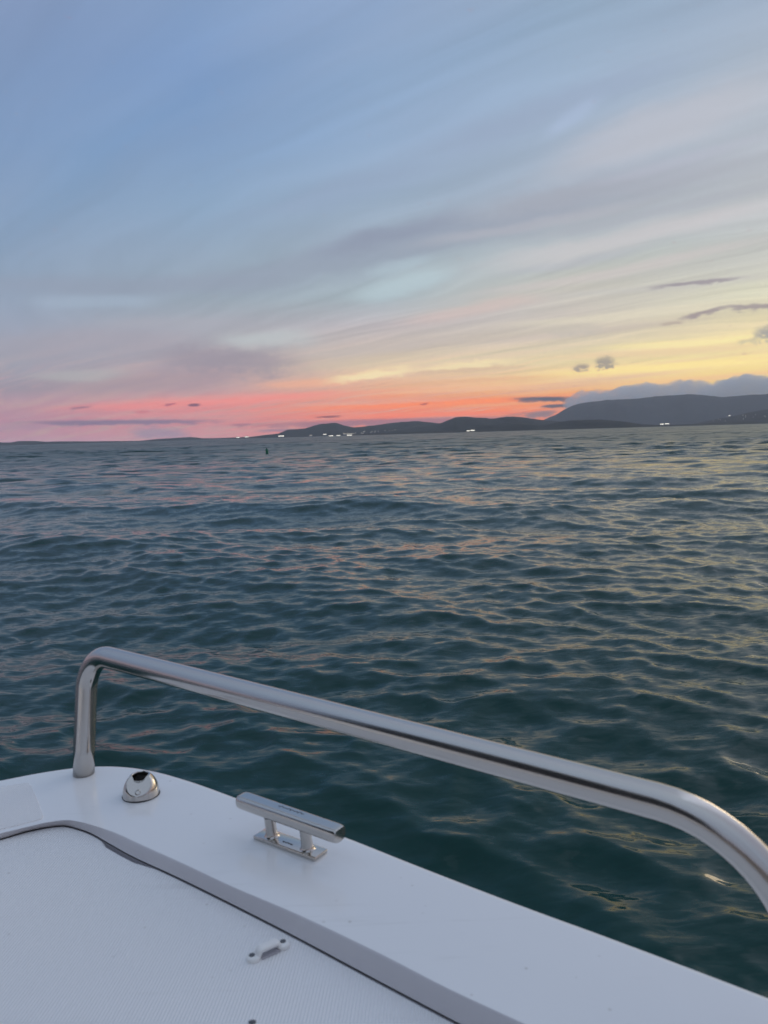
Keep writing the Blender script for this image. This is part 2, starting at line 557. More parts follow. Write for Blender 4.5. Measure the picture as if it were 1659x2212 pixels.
# ------------------------------------------------------------------ materials of the setting
def water_mat():
    m, t, b, out = new_mat('sea_water')
    tcn = t.n('ShaderNodeTexCoord')
    geo = t.n('ShaderNodeNewGeometry')
    pos = tcn.outputs['Object']
    sp = t.n('ShaderNodeSeparateXYZ')
    t.l.new(pos, sp.inputs[0])
    # distance from the boat, to fade ripples that the mesh already carries
    r = t.m('SQRT', t.m('ADD', t.m('POWER', sp.outputs[0], 2.0), t.m('POWER', sp.outputs[1], 2.0)))
    big = t.noise(t.comb(t.m('MULTIPLY', sp.outputs[0], 0.02), t.m('MULTIPLY', sp.outputs[1], 0.03), 0.0), 1.0, 3)
    b.inputs['Base Color'].default_value = (0.004, 0.040, 0.046, 1)
    t.l.new(t.mix(big, (0.0, 0.031, 0.028), (0.0, 0.044, 0.037)), b.inputs['Base Color'])
    b.distribution = 'GGX'
    t.l.new(t.smooth(r, 8.0, 110.0, 0.085, 0.30), b.inputs['Roughness'])
    b.inputs['IOR'].default_value = 1.265
    b.inputs['Specular IOR Level'].default_value = 0.5

    def slopes(scale, amp, detail, sx=1.0, sy=1.0, off=0.0):
        nd = t.n('ShaderNodeTexNoise', noise_dimensions='3D')
        t.l.new(t.comb(t.m('MULTIPLY', sp.outputs[0], sx), t.m('MULTIPLY', sp.outputs[1], sy), off), nd.inputs['Vector'])
        nd.inputs['Scale'].default_value = scale
        nd.inputs['Detail'].default_value = detail
        nd.inputs['Roughness'].default_value = 0.55
        nd.inputs['Distortion'].default_value = 0.6
        vm = t.n('ShaderNodeVectorMath', operation='SUBTRACT')
        t.l.new(nd.outputs['Color'], vm.inputs[0])
        vm.inputs[1].default_value = (0.5, 0.5, 0.5)
        vs_ = t.n('ShaderNodeVectorMath', operation='SCALE')
        t.l.new(vm.outputs[0], vs_.inputs[0])
        t.put(vs_.inputs['Scale'], amp)
        return vs_.outputs[0]

    fine = slopes(20.0, 0.42, 3, 0.5, 1.4)
    mid = slopes(1.5, t.smooth(r, 8.0, 60.0, 0.06, 2.0), 3, 0.45, 1.0, 3.0)
    far = slopes(0.16, t.smooth(r, 25.0, 120.0, 0.0, 2.4), 3, 0.5, 0.8, 9.0)
    s = t.n('ShaderNodeVectorMath', operation='ADD')
    t.l.new(fine, s.inputs[0])
    t.l.new(mid, s.inputs[1])
    s2 = t.n('ShaderNodeVectorMath', operation='ADD')
    t.l.new(s.outputs[0], s2.inputs[0])
    t.l.new(far, s2.inputs[1])
    flat = t.n('ShaderNodeVectorMath', operation='MULTIPLY')
    t.l.new(s2.outputs[0], flat.inputs[0])
    flat.inputs[1].default_value = (1, 1, 0)
    an = t.n('ShaderNodeVectorMath', operation='ADD')
    t.l.new(geo.outputs['Normal'], an.inputs[0])
    t.l.new(flat.outputs[0], an.inputs[1])
    nn = t.n('ShaderNodeVectorMath', operation='NORMALIZE')
    t.l.new(an.outputs[0], nn.inputs[0])
    t.l.new(nn.outputs[0], b.inputs['Normal'])
    return m


def land_mat(name, c0, c1, scale):
    m, t, b, out = new_mat(name)
    tcn = t.n('ShaderNodeTexCoord')
    n = t.noise(tcn.outputs['Object'], scale, 6, 0.65)
    n_ = t.noise(tcn.outputs['Object'], scale * 6, 4, 0.65)
    f = t.smooth(t.m('ADD', t.m('MULTIPLY', n, 0.6), t.m('MULTIPLY', n_, 0.4)), 0.35, 0.65)
    t.l.new(t.mix(f, c0, c1), b.inputs['Base Color'])
    b.inputs['Roughness'].default_value = 0.95
    b.inputs['Specular IOR Level'].default_value = 0.1
    return m


# ------------------------------------------------------------------ sea
def make_sea():
    rng = np.random.default_rng(11)
    ratio = 1.0056
    rr = [0.5]
    while rr[-1] < 190:
        rr.append(rr[-1] * ratio)
    while rr[-1] < 12800:
        rr.append(rr[-1] * 1.07)
    rr = np.array(rr)
    fine = np.radians(np.linspace(-46, 46, 740))
    rest = np.radians(np.linspace(46, 314, 130)[1:-1])
    th = np.concatenate([fine, rest])
    R, T = np.meshgrid(rr, th, indexing='ij')
    X = (R * np.sin(T)).astype(np.float32)
    Y = (R * np.cos(T)).astype(np.float32)
    dth = np.gradient(np.concatenate([th, [th[0] + 2 * math.pi]]))[:-1]
    sp = np.maximum(np.gradient(rr)[:, None], R * dth[None, :]).astype(np.float32)
    Z = np.zeros_like(X)
    DX = np.zeros_like(X)
    DY = np.zeros_like(X)
    N = 165
    lam = np.exp(np.linspace(math.log(0.07), math.log(8.0), N)) * rng.uniform(0.95, 1.05, N)
    main = math.radians(197)         # travel direction: towards the boat, a little from the left
    for L in lam:
        k = 2 * math.pi / L
        spread = 0.46 + 0.45 * math.exp(-L / 0.5)
        d = main + rng.normal(0, spread)
        st = 0.0275 * math.exp(-((math.log(L / 0.30)) / 1.0) ** 2) + (0.011 if L < 1.1 else 0.0185)
        a = st / k * rng.uniform(0.6, 1.35)
        w = np.clip((L / sp - 2.4) / 2.0, 0, 1)
        kx, ky = math.sin(d) * k, math.cos(d) * k
        ph = kx * X + ky * Y + rng.uniform(0, 6.28)
        # slow amplitude groups so that crests come and go
        gdir = rng.uniform(0, 6.28)
        gk = k * 0.13
        grp_ = 0.62 + 0.62 * np.sin(gk * (X * math.cos(gdir) + Y * math.sin(gdir)) + rng.uniform(0, 6.28))
        A = (a * w * grp_).astype(np.float32)
        Z += A * np.cos(ph)
        s = A * np.sin(ph) * 1.0
        DX -= s * math.sin(d)
        DY -= s * math.cos(d)
    co = np.stack([X + DX, Y + DY, Z], -1).reshape(-1, 3)
    nr, nt = R.shape
    i = np.arange(nr - 1)[:, None] * nt
    j = np.arange(nt)[None, :]
    j2 = (j + 1) % nt
    f = np.stack([i + j, i + nt + j, i + nt + j2, i + j2], -1).reshape(-1, 4)
    me = bpy.data.meshes.new('sea')
    me.vertices.add(len(co))
    me.vertices.foreach_set('co', co.astype(np.float32).ravel())
    me.loops.add(f.size)
    me.loops.foreach_set('vertex_index', f.astype(np.int32).ravel())
    me.polygons.add(len(f))
    me.polygons.foreach_set('loop_start', (np.arange(len(f)) * 4).astype(np.int32))
    me.polygons.foreach_set('use_smooth', np.ones(len(f), bool))
    me.update()
    me.validate()
    # faces must look up
    if me.polygons[nt * 5].normal.z < 0:
        me.flip_normals()
    return link('sea', me, water_mat(), kind='structure')


make_sea()


# ------------------------------------------------------------------ hills and mountain
def smooth_noise(x, y, z=0.0, oct_=5):
    return mnoise.fractal(Vector((x, y, z)), 1.0, 2.0, oct_)


def make_hill(name, prof, dist, depth, mat, seed, rough=0.10, na=220, nd=26):
    """a ridge standing in the sea: prof lists measured points of its skyline; the slope runs down
    to the shore in front and behind"""
    A = [(azel(x, y)) for x, y in prof]
    azs = np.array([a for a, e in A])
    hs = np.array([max(math.tan(math.radians(e)), 0) * dist for a, e in A])
    bm = bmesh.new()
    rows = []
    for i in range(na + 1):
        a = azs[0] + (azs[-1] - azs[0]) * i / na
        k = np.searchsorted(azs, a, side='right') - 1
        k = min(max(k, 0), len(azs) - 2)
        t = (a - azs[k]) / (azs[k + 1] - azs[k])
        tt_ = t * t * (3 - 2 * t) * 0.25 + t * 0.75
        h_ = hs[k] + (hs[k + 1] - hs[k]) * tt_
        ar = math.radians(a)
        row = []
        for j in range(nd + 1):
            s = j / nd * 2 - 1                      # -1 shore in front ... 0 crest ... 1 shore behind
            wob = 0.25 * smooth_noise(a * 0.35, seed, 0.0, 3)
            rad = dist + depth * (s + wob * (1 - s * s)) * (0.55 + 0.45 * min(h_ / (max(hs) + 1e-6) * 1.6, 1))
            px_, py_ = rad * math.sin(ar), rad * math.cos(ar)
            env = max(0.0, math.cos(s * math.pi / 2)) ** 1.15
            nz_ = smooth_noise(px_ / (depth * 0.55), py_ / (depth * 0.55), seed)
            nz2 = smooth_noise(px_ / (depth * 0.09), py_ / (depth * 0.09), seed + 5, 3)
            z = h_ * env * (1 + rough * 2.2 * nz_ * (1 - env) * 2) + h_ * 0.035 * nz2 * env ** 0.5
            if j in (0, nd):
                z = -1.0
            row.append(bm.verts.new((px_, py_, max(z, -1.0))))
        rows.append(row)
    for r0, r1 in zip(rows[:-1], rows[1:]):
        for j in range(nd):
            bm.faces.new((r0[j], r0[j + 1], r1[j + 1], r1[j]))
    return from_bm(name, bm, mat, kind='structure')


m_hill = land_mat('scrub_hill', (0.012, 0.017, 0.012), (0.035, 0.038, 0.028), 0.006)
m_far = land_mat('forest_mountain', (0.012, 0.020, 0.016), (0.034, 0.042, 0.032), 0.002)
HOR = lambda x: 962.6 - 0.029 * x
# low land far on the left
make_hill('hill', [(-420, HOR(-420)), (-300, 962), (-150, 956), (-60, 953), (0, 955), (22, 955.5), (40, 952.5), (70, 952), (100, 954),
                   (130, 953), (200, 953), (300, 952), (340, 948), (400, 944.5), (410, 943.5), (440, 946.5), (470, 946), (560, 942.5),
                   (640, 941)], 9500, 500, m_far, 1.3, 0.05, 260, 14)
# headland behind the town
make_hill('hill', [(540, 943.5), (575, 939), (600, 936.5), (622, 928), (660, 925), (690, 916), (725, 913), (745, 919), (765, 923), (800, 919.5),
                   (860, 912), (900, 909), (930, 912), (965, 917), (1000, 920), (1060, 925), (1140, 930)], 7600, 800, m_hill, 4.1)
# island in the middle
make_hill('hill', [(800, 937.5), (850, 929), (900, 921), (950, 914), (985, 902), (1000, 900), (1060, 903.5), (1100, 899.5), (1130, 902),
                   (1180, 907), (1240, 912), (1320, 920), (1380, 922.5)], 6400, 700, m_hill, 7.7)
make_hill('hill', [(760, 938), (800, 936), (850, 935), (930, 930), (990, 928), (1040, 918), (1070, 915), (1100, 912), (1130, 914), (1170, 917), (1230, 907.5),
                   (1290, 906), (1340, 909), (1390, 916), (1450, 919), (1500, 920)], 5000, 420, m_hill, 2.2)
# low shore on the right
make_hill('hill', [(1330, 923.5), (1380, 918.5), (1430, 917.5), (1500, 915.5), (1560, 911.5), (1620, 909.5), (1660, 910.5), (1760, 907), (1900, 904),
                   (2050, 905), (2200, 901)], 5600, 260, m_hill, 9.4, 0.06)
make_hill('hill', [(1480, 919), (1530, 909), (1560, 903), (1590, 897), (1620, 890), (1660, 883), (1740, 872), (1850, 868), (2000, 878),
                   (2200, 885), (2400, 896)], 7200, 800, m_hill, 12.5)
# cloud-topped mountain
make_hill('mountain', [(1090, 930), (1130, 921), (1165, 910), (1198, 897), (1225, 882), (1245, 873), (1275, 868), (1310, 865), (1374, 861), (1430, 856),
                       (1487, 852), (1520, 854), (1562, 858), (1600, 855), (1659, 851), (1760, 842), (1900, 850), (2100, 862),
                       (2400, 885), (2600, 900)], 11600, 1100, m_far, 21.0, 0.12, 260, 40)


# ------------------------------------------------------------------ cloud sitting on the mountain
def make_cap_cloud():
    D = 16500.0
    rnd = random.Random(5)
    top = [(1225, 862), (1250, 850), (1284, 846), (1322, 840), (1386, 832), (1431, 829), (1479, 823), (1510, 823), (1535, 834), (1562, 826), (1590, 816),
           (1618, 810), (1645, 816), (1680, 822), (1740, 818), (1800, 826)]
    bm = bmesh.new()
    px = D / FOC
    x = 1228.0
    while x < 1800:
        for (x0, y0), (x1, y1) in zip(top[:-1], top[1:]):
            if x0 <= x <= x1:
                yt = y0 + (y1 - y0) * (x - x0) / (x1 - x0)
        yb = 882
        r = rnd.uniform(8, 13) if x < 1300 else rnd.uniform(11, 17)
        if x < 1250:
            r = 6
        y = yt + r * 0.85
        while y < yb:
            dv = ray(x + rnd.uniform(-4, 4), y)
            hdist = D + rnd.uniform(-250, 250)
            p = dv * (hdist / math.hypot(dv.x, dv.y)) + Vector((0, 0, CAM_H))
            mat = Matrix.Translation(p) @ Matrix.Diagonal((r * px * 1.35, r * px * 1.6, r * px * 0.82, 1))
            bmesh.ops.create_icosphere(bm, subdivisions=2, radius=1.0, matrix=mat)
            y += r * 1.0
            r = min(r * 1.15, 20)
        x += rnd.uniform(8, 13)
    me = bpy.data.meshes.new('cloud')
    bm.to_mesh(me)
    bm.free()
    m = bpy.data.materials.new('cloud_vapour')
    m.use_nodes = True
    m.node_tree.nodes.clear()
    t = NT(m.node_tree)
    o_ = t.n('ShaderNodeOutputMaterial')
    pv = t.n('ShaderNodeVolumePrincipled')
    pv.inputs['Color'].default_value = (0.975, 0.985, 0.965, 1)
    pv.inputs['Density'].default_value = 0.0045
    pv.inputs['Anisotropy'].default_value = 0.2
    t.l.new(pv.outputs[0], o_.inputs['Volume'])
    ob = link('cloud', me, m, kind='stuff')
    rm = ob.modifiers.new('remesh', 'REMESH')
    rm.mode = 'VOXEL'
    rm.voxel_size = 20
    for sc, st in ((420, 200), (170, 150), (60, 45)):
        tx = bpy.data.textures.new('billow', 'CLOUDS')
        tx.noise_scale = sc
        tx.noise_depth = 3
        dm = ob.modifiers.new('billow', 'DISPLACE')
        dm.texture = tx
        dm.texture_coords = 'GLOBAL'
        dm.strength = st
        dm.mid_level = 0.45
    rm = ob.modifiers.new('remesh_again', 'REMESH')
    rm.mode = 'VOXEL'
    rm.voxel_size = 20
    return ob


make_cap_cloud()

# ------------------------------------------------------------------ haze
HAZE = HAZE_D
hb = box_bm(-13000, 13000, -13000, 13000, -2.0, 560)
hm = bpy.data.materials.new('sea_haze')
hm.use_nodes = True
hm.node_tree.nodes.clear()
ht = NT(hm.node_tree)
ho = ht.n('ShaderNodeOutputMaterial')
hv = ht.n('ShaderNodeVolumePrincipled')
hv.inputs['Color'].default_value = (0.86, 0.90, 1.0, 1)
hv.inputs['Density'].default_value = HAZE
hv.inputs['Anisotropy'].default_value = 0.3
ht.l.new(hv.outputs[0], ho.inputs['Volume'])
from_bm('haze', hb, hm, smooth=False, kind='stuff')


# ------------------------------------------------------------------ lit buildings along the far shore
m_wall, t_, b_, _ = new_mat('pale_render')
b_.inputs['Base Color'].default_value = (0.42, 0.40, 0.37, 1)
b_.inputs['Roughness'].default_value = 0.9
m_roof, t_, b_, _ = new_mat('dark_roof')
b_.inputs['Base Color'].default_value = (0.10, 0.07, 0.06, 1)
b_.inputs['Roughness'].default_value = 0.9


def glow_mat(name, col, st):
    m, t, b, _ = new_mat(name)
    b.inputs['Base Color'].default_value = (0.3, 0.3, 0.3, 1)
    b.inputs['Emission Color'].default_value = col + (1,)
    b.inputs['Emission Strength'].default_value = st
    return m


m_lamp = glow_mat('lit_window_white', (1.0, 0.95, 0.80), 1.9)
m_lamp2 = glow_mat('lit_window_warm', (1.0, 0.86, 0.62), 0.55)


def house(label, x, y, dist, wpx, hpx, lampmat, cat='building', group=None, nwin=4):
    """long low building facing the sea, a row of lit window bands along its front"""
    dv = ray(x, y)
    s = dist / math.hypot(dv.x, dv.y)
    base_z = max(CAM_H + dv.z * s - hpx * dist / FOC * 0.5, 0.5)
    P = Vector((dv.x * s, dv.y * s, base_z))
    w, h_ = wpx * 0.85 * dist / FOC, hpx * 0.62 * dist / FOC
    e = bpy.data.objects.new('building', None)
    COL.objects.link(e)
    e.location = P
    e.rotation_euler.z = -math.atan2(dv.x, dv.y)
    e['label'] = label
    e['category'] = cat
    if group:
        e['group'] = group
    dpt = max(w * 0.4, 6)
    from_bm('wall', box_bm(-w / 2, w / 2, 0, dpt, -6, h_ * 1.25), m_wall, e, smooth=False)
    bm = bmesh.new()
    z0, z1 = h_ * 1.25 + 0.02, h_ * 1.75
    vs_ = [bm.verts.new(p) for p in ((-w / 2 - 1, -1, z0), (w / 2 + 1, -1, z0), (w / 2 + 1, dpt + 1, z0), (-w / 2 - 1, dpt + 1, z0),
                                     (-w / 2, dpt / 2, z1), (w / 2, dpt / 2, z1))]
    for q in ((0, 1, 5, 4), (2, 3, 4, 5), (1, 2, 5), (3, 0, 4), (3, 2, 1, 0)):
        bm.faces.new([vs_[k] for k in q])
    from_bm('roof', bm, m_roof, e, smooth=False)
    for k in range(nwin):
        a = -w / 2 + w * (k + 0.06) / nwin
        b = -w / 2 + w * (k + 0.94) / nwin
        from_bm('window', box_bm(a, b, -0.35, -0.05, h_ * 0.12, h_ * 1.0), lampmat, e, smooth=False)
    return e


house('white floodlit building, leftmost of the lights on the low shore', 514, 944.5, 8900, 8, 2.0, m_lamp)
house('white floodlit building second from the left on the low shore', 533, 943.3, 8900, 9, 2.0, m_lamp)
house('small dim lit building between low shore and headland', 557, 945.5, 8200, 8, 1.4, m_lamp2)
house('long bright white building at the left foot of the domed headland', 607.5, 941.5, 6700, 14, 2.6, m_lamp, nwin=6)
house('small pale lit building below the summit of the domed headland', 671, 940, 6700, 8, 1.6, m_lamp2)
house('small bright building on the slope right of the headland summit', 701.5, 937.8, 6700, 8, 1.8, m_lamp)
house('bright low building at the water, left end of the town', 715, 941.5, 6500, 12, 1.8, m_lamp)
house('bright low building at the water beside the town front', 731, 940.4, 6500, 10, 1.8, m_lamp)
house('longest bright waterfront building of the town', 762, 939.6, 6500, 30, 2.2, m_lamp, nwin=9)
house('pale lit terrace above the waterfront of the town', 752, 936.6, 6650, 26, 1.5, m_lamp2, nwin=8)
house('paired white lights, left and smaller building at the island foot', 1011.5, 930.3, 4650, 8, 2.0, m_lamp)
house('paired white lights, right and larger building at the island foot', 1021, 929.2, 4650, 10, 2.6, m_lamp)
house('left bright building on the right hand shore under the mountain', 1430, 915.8, 5350, 9, 2.2, m_lamp)
house('right bright building on the right hand shore under the mountain', 1441, 915.0, 5350, 9, 2.0, m_lamp)
house('tiny white light high on the far right slope', 1576, 897.4, 6900, 4, 1.5, m_lamp)
rs = random.Random(8)
for k in range(26):
    xx = rs.uniform(740, 860)
    yy = 938.5 - (xx - 740) * 0.075 + rs.uniform(-4.0, 1.0)
    house('small dim lit house on the town slope beside the headland', xx, yy, 6700 + rs.uniform(0, 150), rs.uniform(1.2, 3.0), 1.0,
          m_lamp2, cat='house', group='dim houses of the far town', nwin=1)
for k in range(16):
    xx = rs.uniform(1540, 1690)
    yy = 905 - (xx - 1540) * 0.04 + rs.uniform(-7, 5)
    house('small dim lit house on the dark slope at the far right', xx, yy, 6650, rs.uniform(0.8, 1.6), 0.7,
          m_lamp2, cat='house', group='dim houses on the far right slope', nwin=1)

# ------------------------------------------------------------------ green buoy
m_green, t_, b_, _ = new_mat('buoy_green_paint')
nzz = t_.noise(t_.n('ShaderNodeTexCoord').outputs['Object'], 3.0, 4)
t_.l.new(t_.mix(nzz, (0.03, 0.17, 0.10), (0.04, 0.24, 0.13)), b_.inputs['Base Color'])
b_.inputs['Roughness'].default_value = 0.5
m_dark, t_, b_, _ = new_mat('dark_rubber')
b_.inputs['Base Color'].default_value = (0.012, 0.012, 0.014, 1)
b_.inputs['Roughness'].default_value = 0.6
bd = ray(577, 979)
bs = 74.0 / math.hypot(bd.x, bd.y)
buoy = bpy.data.objects.new('buoy', None)
COL.objects.link(buoy)
buoy.location = (bd.x * bs, bd.y * bs, 0)
buoy.rotation_euler = (0.04, -0.06, 0.3)
buoy.scale = (0.36, 0.36, 0.36)
buoy['label'] = 'green can shaped channel marker buoy floating in front of the far shore'
buoy['category'] = 'buoy'
from_bm('float', lathe([(0.30, -0.35), (0.62, -0.1), (0.66, 0.05), (0.60, 0.14), (0.40, 0.18)], 24), m_green, buoy, angle=40)
from_bm('can', lathe([(0.36, 0.17), (0.37, 0.9), (0.36, 1.22), (0.33, 1.26)], 24), m_green, buoy, angle=40)
from_bm('lantern', lathe([(0.10, 1.255), (0.12, 1.32), (0.11, 1.45), (0.05, 1.5)], 16), m_dark, buoy, angle=40)


# ------------------------------------------------------------------ the boat
boat = bpy.data.objects.new('motorboat', None)
COL.objects.link(boat)
boat.location = (0, 0, 0)
boat['label'] = 'white motorboat with wet looking gelcoat deck and polished steel grab rail'
boat['category'] = 'boat'


def gel_mat(name, ribs=False):
    m, t, b, out = new_mat(name)
    tcn = t.n('ShaderNodeTexCoord')
    n = t.noise(tcn.outputs['Object'], 3.0, 4, 0.6)
    n_ = t.noise(tcn.outputs['Object'], 60.0, 3, 0.6)
    vo = t.n('ShaderNodeTexVoronoi')
    t.l.new(tcn.outputs['Object'], vo.inputs['Vector'])
    vo.inputs['Scale'].default_value = 38.0
    speck = t.m('MULTIPLY', t.smooth(vo.outputs['Distance'], 0.05, 0.11, 1.0, 0.0), t.smooth(t.noise(tcn.outputs['Object'], 11.0, 3), 0.46, 0.62))
    scuff = t.n('ShaderNodeMapping')
    scuff.inputs['Rotation'].default_value = (0, 0, 0.6)
    scuff.inputs['Scale'].default_value = (4.0, 55.0, 4.0)
    t.l.new(tcn.outputs['Object'], scuff.inputs[0])
    sc = t.smooth(t.noise(scuff.outputs[0], 1.0, 4, 0.6), 0.60, 0.76, 0.0, 0.22)
    gelc = t.mix(n, (0.85, 0.85, 0.85), (0.89, 0.89, 0.885))
    gelc = t.mix(sc, gelc, (0.62, 0.61, 0.58))
    gelc = t.mix(t.m('MULTIPLY', speck, 0.45), gelc, (0.45, 0.42, 0.38))
    t.l.new(gelc, b.inputs['Base Color'])
    bump = t.n('ShaderNodeBump')
    bump.inputs['Distance'].default_value = 0.001
    if ribs:
        wv = t.n('ShaderNodeTexWave', wave_type='BANDS', bands_direction='X')
        mp = t.n('ShaderNodeMapping')
        mp.inputs['Rotation'].default_value = (0, 0, math.radians(4.5))
        t.l.new(tcn.outputs['Object'], mp.inputs[0])
        t.l.new(mp.outputs[0], wv.inputs[0])
        wv.inputs['Scale'].default_value = 88.0
        wv.inputs['Distortion'].default_value = 0.5
        wv.inputs['Detail'].default_value = 2
        wv.inputs['Detail Scale'].default_value = 2.5
        t.l.new(t.m('ADD', wv.outputs['Fac'], t.m('MULTIPLY', n_, 0.5)), bump.inputs['Height'])
        bump.inputs['Strength'].default_value = 0.55
        bump.inputs['Distance'].default_value = 0.0013
        b.inputs['Roughness'].default_value = 0.42
    else:
        t.l.new(t.m('ADD', n, t.m('MULTIPLY', n_, 0.06)), bump.inputs['Height'])
        bump.inputs['Strength'].default_value = 0.25
        rg = t.noise(tcn.outputs['Object'], 7.0, 5, 0.6)
        t.l.new(t.smooth(rg, 0.3, 0.7, 0.09, 0.2), b.inputs['Roughness'])
    t.l.new(bump.outputs[0], b.inputs['Normal'])
    return m


m_gel = gel_mat('white_gelcoat')
m_rib = gel_mat('ribbed_gelcoat', True)


def steel_mat(name, rough=0.16):
    m, t, b, out = new_mat(name)
    tcn = t.n('ShaderNodeTexCoord')
    b.inputs['Base Color'].default_value = (0.575, 0.545, 0.51, 1)
    b.inputs['Metallic'].default_value = 1.0
    n = t.noise(tcn.outputs['Object'], 40.0, 6, 0.7)
    n_ = t.noise(tcn.outputs['Object'], 9.0, 3, 0.6)
    t.l.new(t.smooth(t.m('ADD', t.m('MULTIPLY', n, 0.5), t.m('MULTIPLY', n_, 0.5)), 0.35, 0.7, rough * 0.85, rough * 1.2), b.inputs['Roughness'])
    return m


m_steel = steel_mat('polished_steel', 0.17)
m_steel2 = steel_mat('cast_steel', 0.12)

# deck outline (counter-clockwise in plan), measured along the visible edge and carried on out of the frame
edge_px = [(-200, 1726), (-90, 1706), (0, 1688), (100, 1669), (180, 1659), (250, 1658), (320, 1667), (400, 1689), (500, 1725), (620, 1769),
           (740, 1812), (870, 1864), (1000, 1915), (1150, 1972), (1300, 2027), (1480, 2095), (1659, 2164)]
edge = [at(x, y) for x, y in edge_px]
edge_curve = catmull(edge, 6)
dl = (edge[0] - edge[2]).normalized()
dr = (edge[-1] - edge[-4]).normalized()
left_end = [edge[0] + dl * k for k in (2.4, 1.6, 0.9, 0.4)]
right_end = [edge[-1] + dr * k for k in (0.3, 0.7)] + [Vector((1.15, -0.25, DECK)), Vector((1.25, -1.6, DECK))]
outline = left_end + edge_curve + right_end + [Vector((-3.1, -1.6, DECK))]
outline = ccw(outline)

# hatch opening: pairs of points (upper edge of the bevel, lower edge of the bevel)
def hatch_z(x):
    return DECK - max(0.006, 0.009 + 0.022 * (x + 0.58))


def at_hatch(x, y):
    p = at(x, y, DECK - 0.012)
    for _ in range(6):
        p = at(x, y, hatch_z(p.x))
    return p


pairs = [((-160, 1838), (-160, 1850)), ((-60, 1815), (-60, 1827)), ((0, 1800.5), (0, 1812)), ((60, 1786), (60, 1795)), ((105, 1776), (105, 1786)),
         ((145, 1771.5), (138, 1783)), ((175, 1776), (166, 1789)), ((205, 1784), (195, 1799)), ((250, 1799), (238, 1823)), ((300, 1822), (285, 1849)),
         ((400, 1867), (380, 1893)), ((500, 1914), (476, 1940)), ((650, 1978), (620, 2013)), ((830, 2064), (796, 2107)),
         ((968, 2135), (930, 2178)), ((1134, 2212), (1080, 2257)), ((1420, 2345), (1340, 2400))]
up_in = [at(*a) for a, b in pairs]
lo_in = [at_hatch(*b) for a, b in pairs]
ex_r = (up_in[-1] - up_in[-3]).normalized()
ex_l = (up_in[0] - up_in[2]).normalized()


def close_loop(pts, d):
    a = [pts[0] + ex_l * 0.10]
    z = [pts[-1] + ex_r * 0.12]
    extra = [Vector((0.62, -0.25 + d, 0)), Vector((0.55, -0.45 + d, 0)), Vector((-0.72 + d, -0.45 + d, 0)), Vector((-0.84 + d, -0.3, 0)), Vector((-0.90 + d, 0.75, 0))]
    loop = a + pts + z
    cur = catmull(loop, 5)
    for e_ in extra:
        e_.z = hatch_z(e_.x) if d else DECK
    return cur + extra


up_loop = close_loop(up_in, 0.0)
lo_loop = close_loop(lo_in, 0.03)
for p in lo_loop:
    p.z = hatch_z(p.x)
# both run clockwise along the visible edge (left to right), i.e. interior on the right

# deck
bm = bmesh.new()
ov = [bm.verts.new(p) for p in outline]
hv_ = [bm.verts.new(p) for p in up_loop]
fill_between(bm, ov, [hv_])
# rounded outer lip
prev, n = ov, len(outline)
for k in range(1, 7):
    a = math.pi / 2 * k / 6
    ring_ = inset_loop(outline, -0.016 * math.sin(a))
    cur = [bm.verts.new(Vector((p.x, p.y, DECK - 0.016 * (1 - math.cos(a))))) for p in ring_]
    for i in range(n):
        bm.faces.new((prev[i], prev[(i + 1) % n], cur[(i + 1) % n], cur[i]))
    prev = cur
ring_ = inset_loop(outline, -0.016)
cur = [bm.verts.new(Vector((p.x, p.y, DECK - 0.07))) for p in ring_]
for i in range(n):
    bm.faces.new((prev[i], prev[(i + 1) % n], cur[(i + 1) % n], cur[i]))
from_bm('deck', bm, m_gel, boat, angle=50)

# bevel from the deck down to the hatch seat, with eased upper edge, then the dark gutter below
m_n = len(up_loop)
bm = bmesh.new()
def loft(seq):
    rings = [[bm.verts.new(p) for p in lp] for lp in seq]
    for r0, r1 in zip(rings[:-1], rings[1:]):
        for i in range(m_n):
            bm.faces.new((r0[i], r0[(i + 1) % m_n], r1[(i + 1) % m_n], r1[i]))


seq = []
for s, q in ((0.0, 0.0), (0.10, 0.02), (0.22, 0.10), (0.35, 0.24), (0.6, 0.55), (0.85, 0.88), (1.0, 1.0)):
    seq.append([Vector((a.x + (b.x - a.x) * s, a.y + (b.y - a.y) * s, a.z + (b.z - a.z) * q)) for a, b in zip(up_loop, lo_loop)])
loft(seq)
m_bevel_shade, t_, b_, _ = new_mat('shaded_gelcoat')  # shade on the inboard bevel, put into its colour as grey
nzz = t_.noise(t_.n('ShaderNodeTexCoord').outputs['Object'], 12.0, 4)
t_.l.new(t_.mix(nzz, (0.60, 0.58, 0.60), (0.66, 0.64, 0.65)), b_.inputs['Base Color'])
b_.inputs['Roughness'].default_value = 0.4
from_bm('coaming', bm, m_bevel_shade, boat)
bm = bmesh.new()
lo2 = [Vector((p.x, p.y, p.z - 0.002)) for p in lo_loop]
lo3 = [Vector((p.x, p.y, p.z - 0.030)) for p in lo_loop]
cx = sum((p.x for p in lo_loop)) / m_n
cy = sum((p.y for p in lo_loop)) / m_n


def shrink(lp, d, dz_=0.0):
    out = inset_loop(lp, -d)      # loop runs clockwise: inside is on the right
    return [Vector((p.x, p.y, p.z + dz_)) for p in out]


loft([lo2, lo3, shrink(lo3, 0.05)])
m_seal_shade, t_, b_, _ = new_mat('grey_seal_and_shade')
b_.inputs['Base Color'].default_value = (0.45, 0.43, 0.46, 1)
b_.inputs['Roughness'].default_value = 0.6
from_bm('gasket', bm, m_seal_shade, boat)

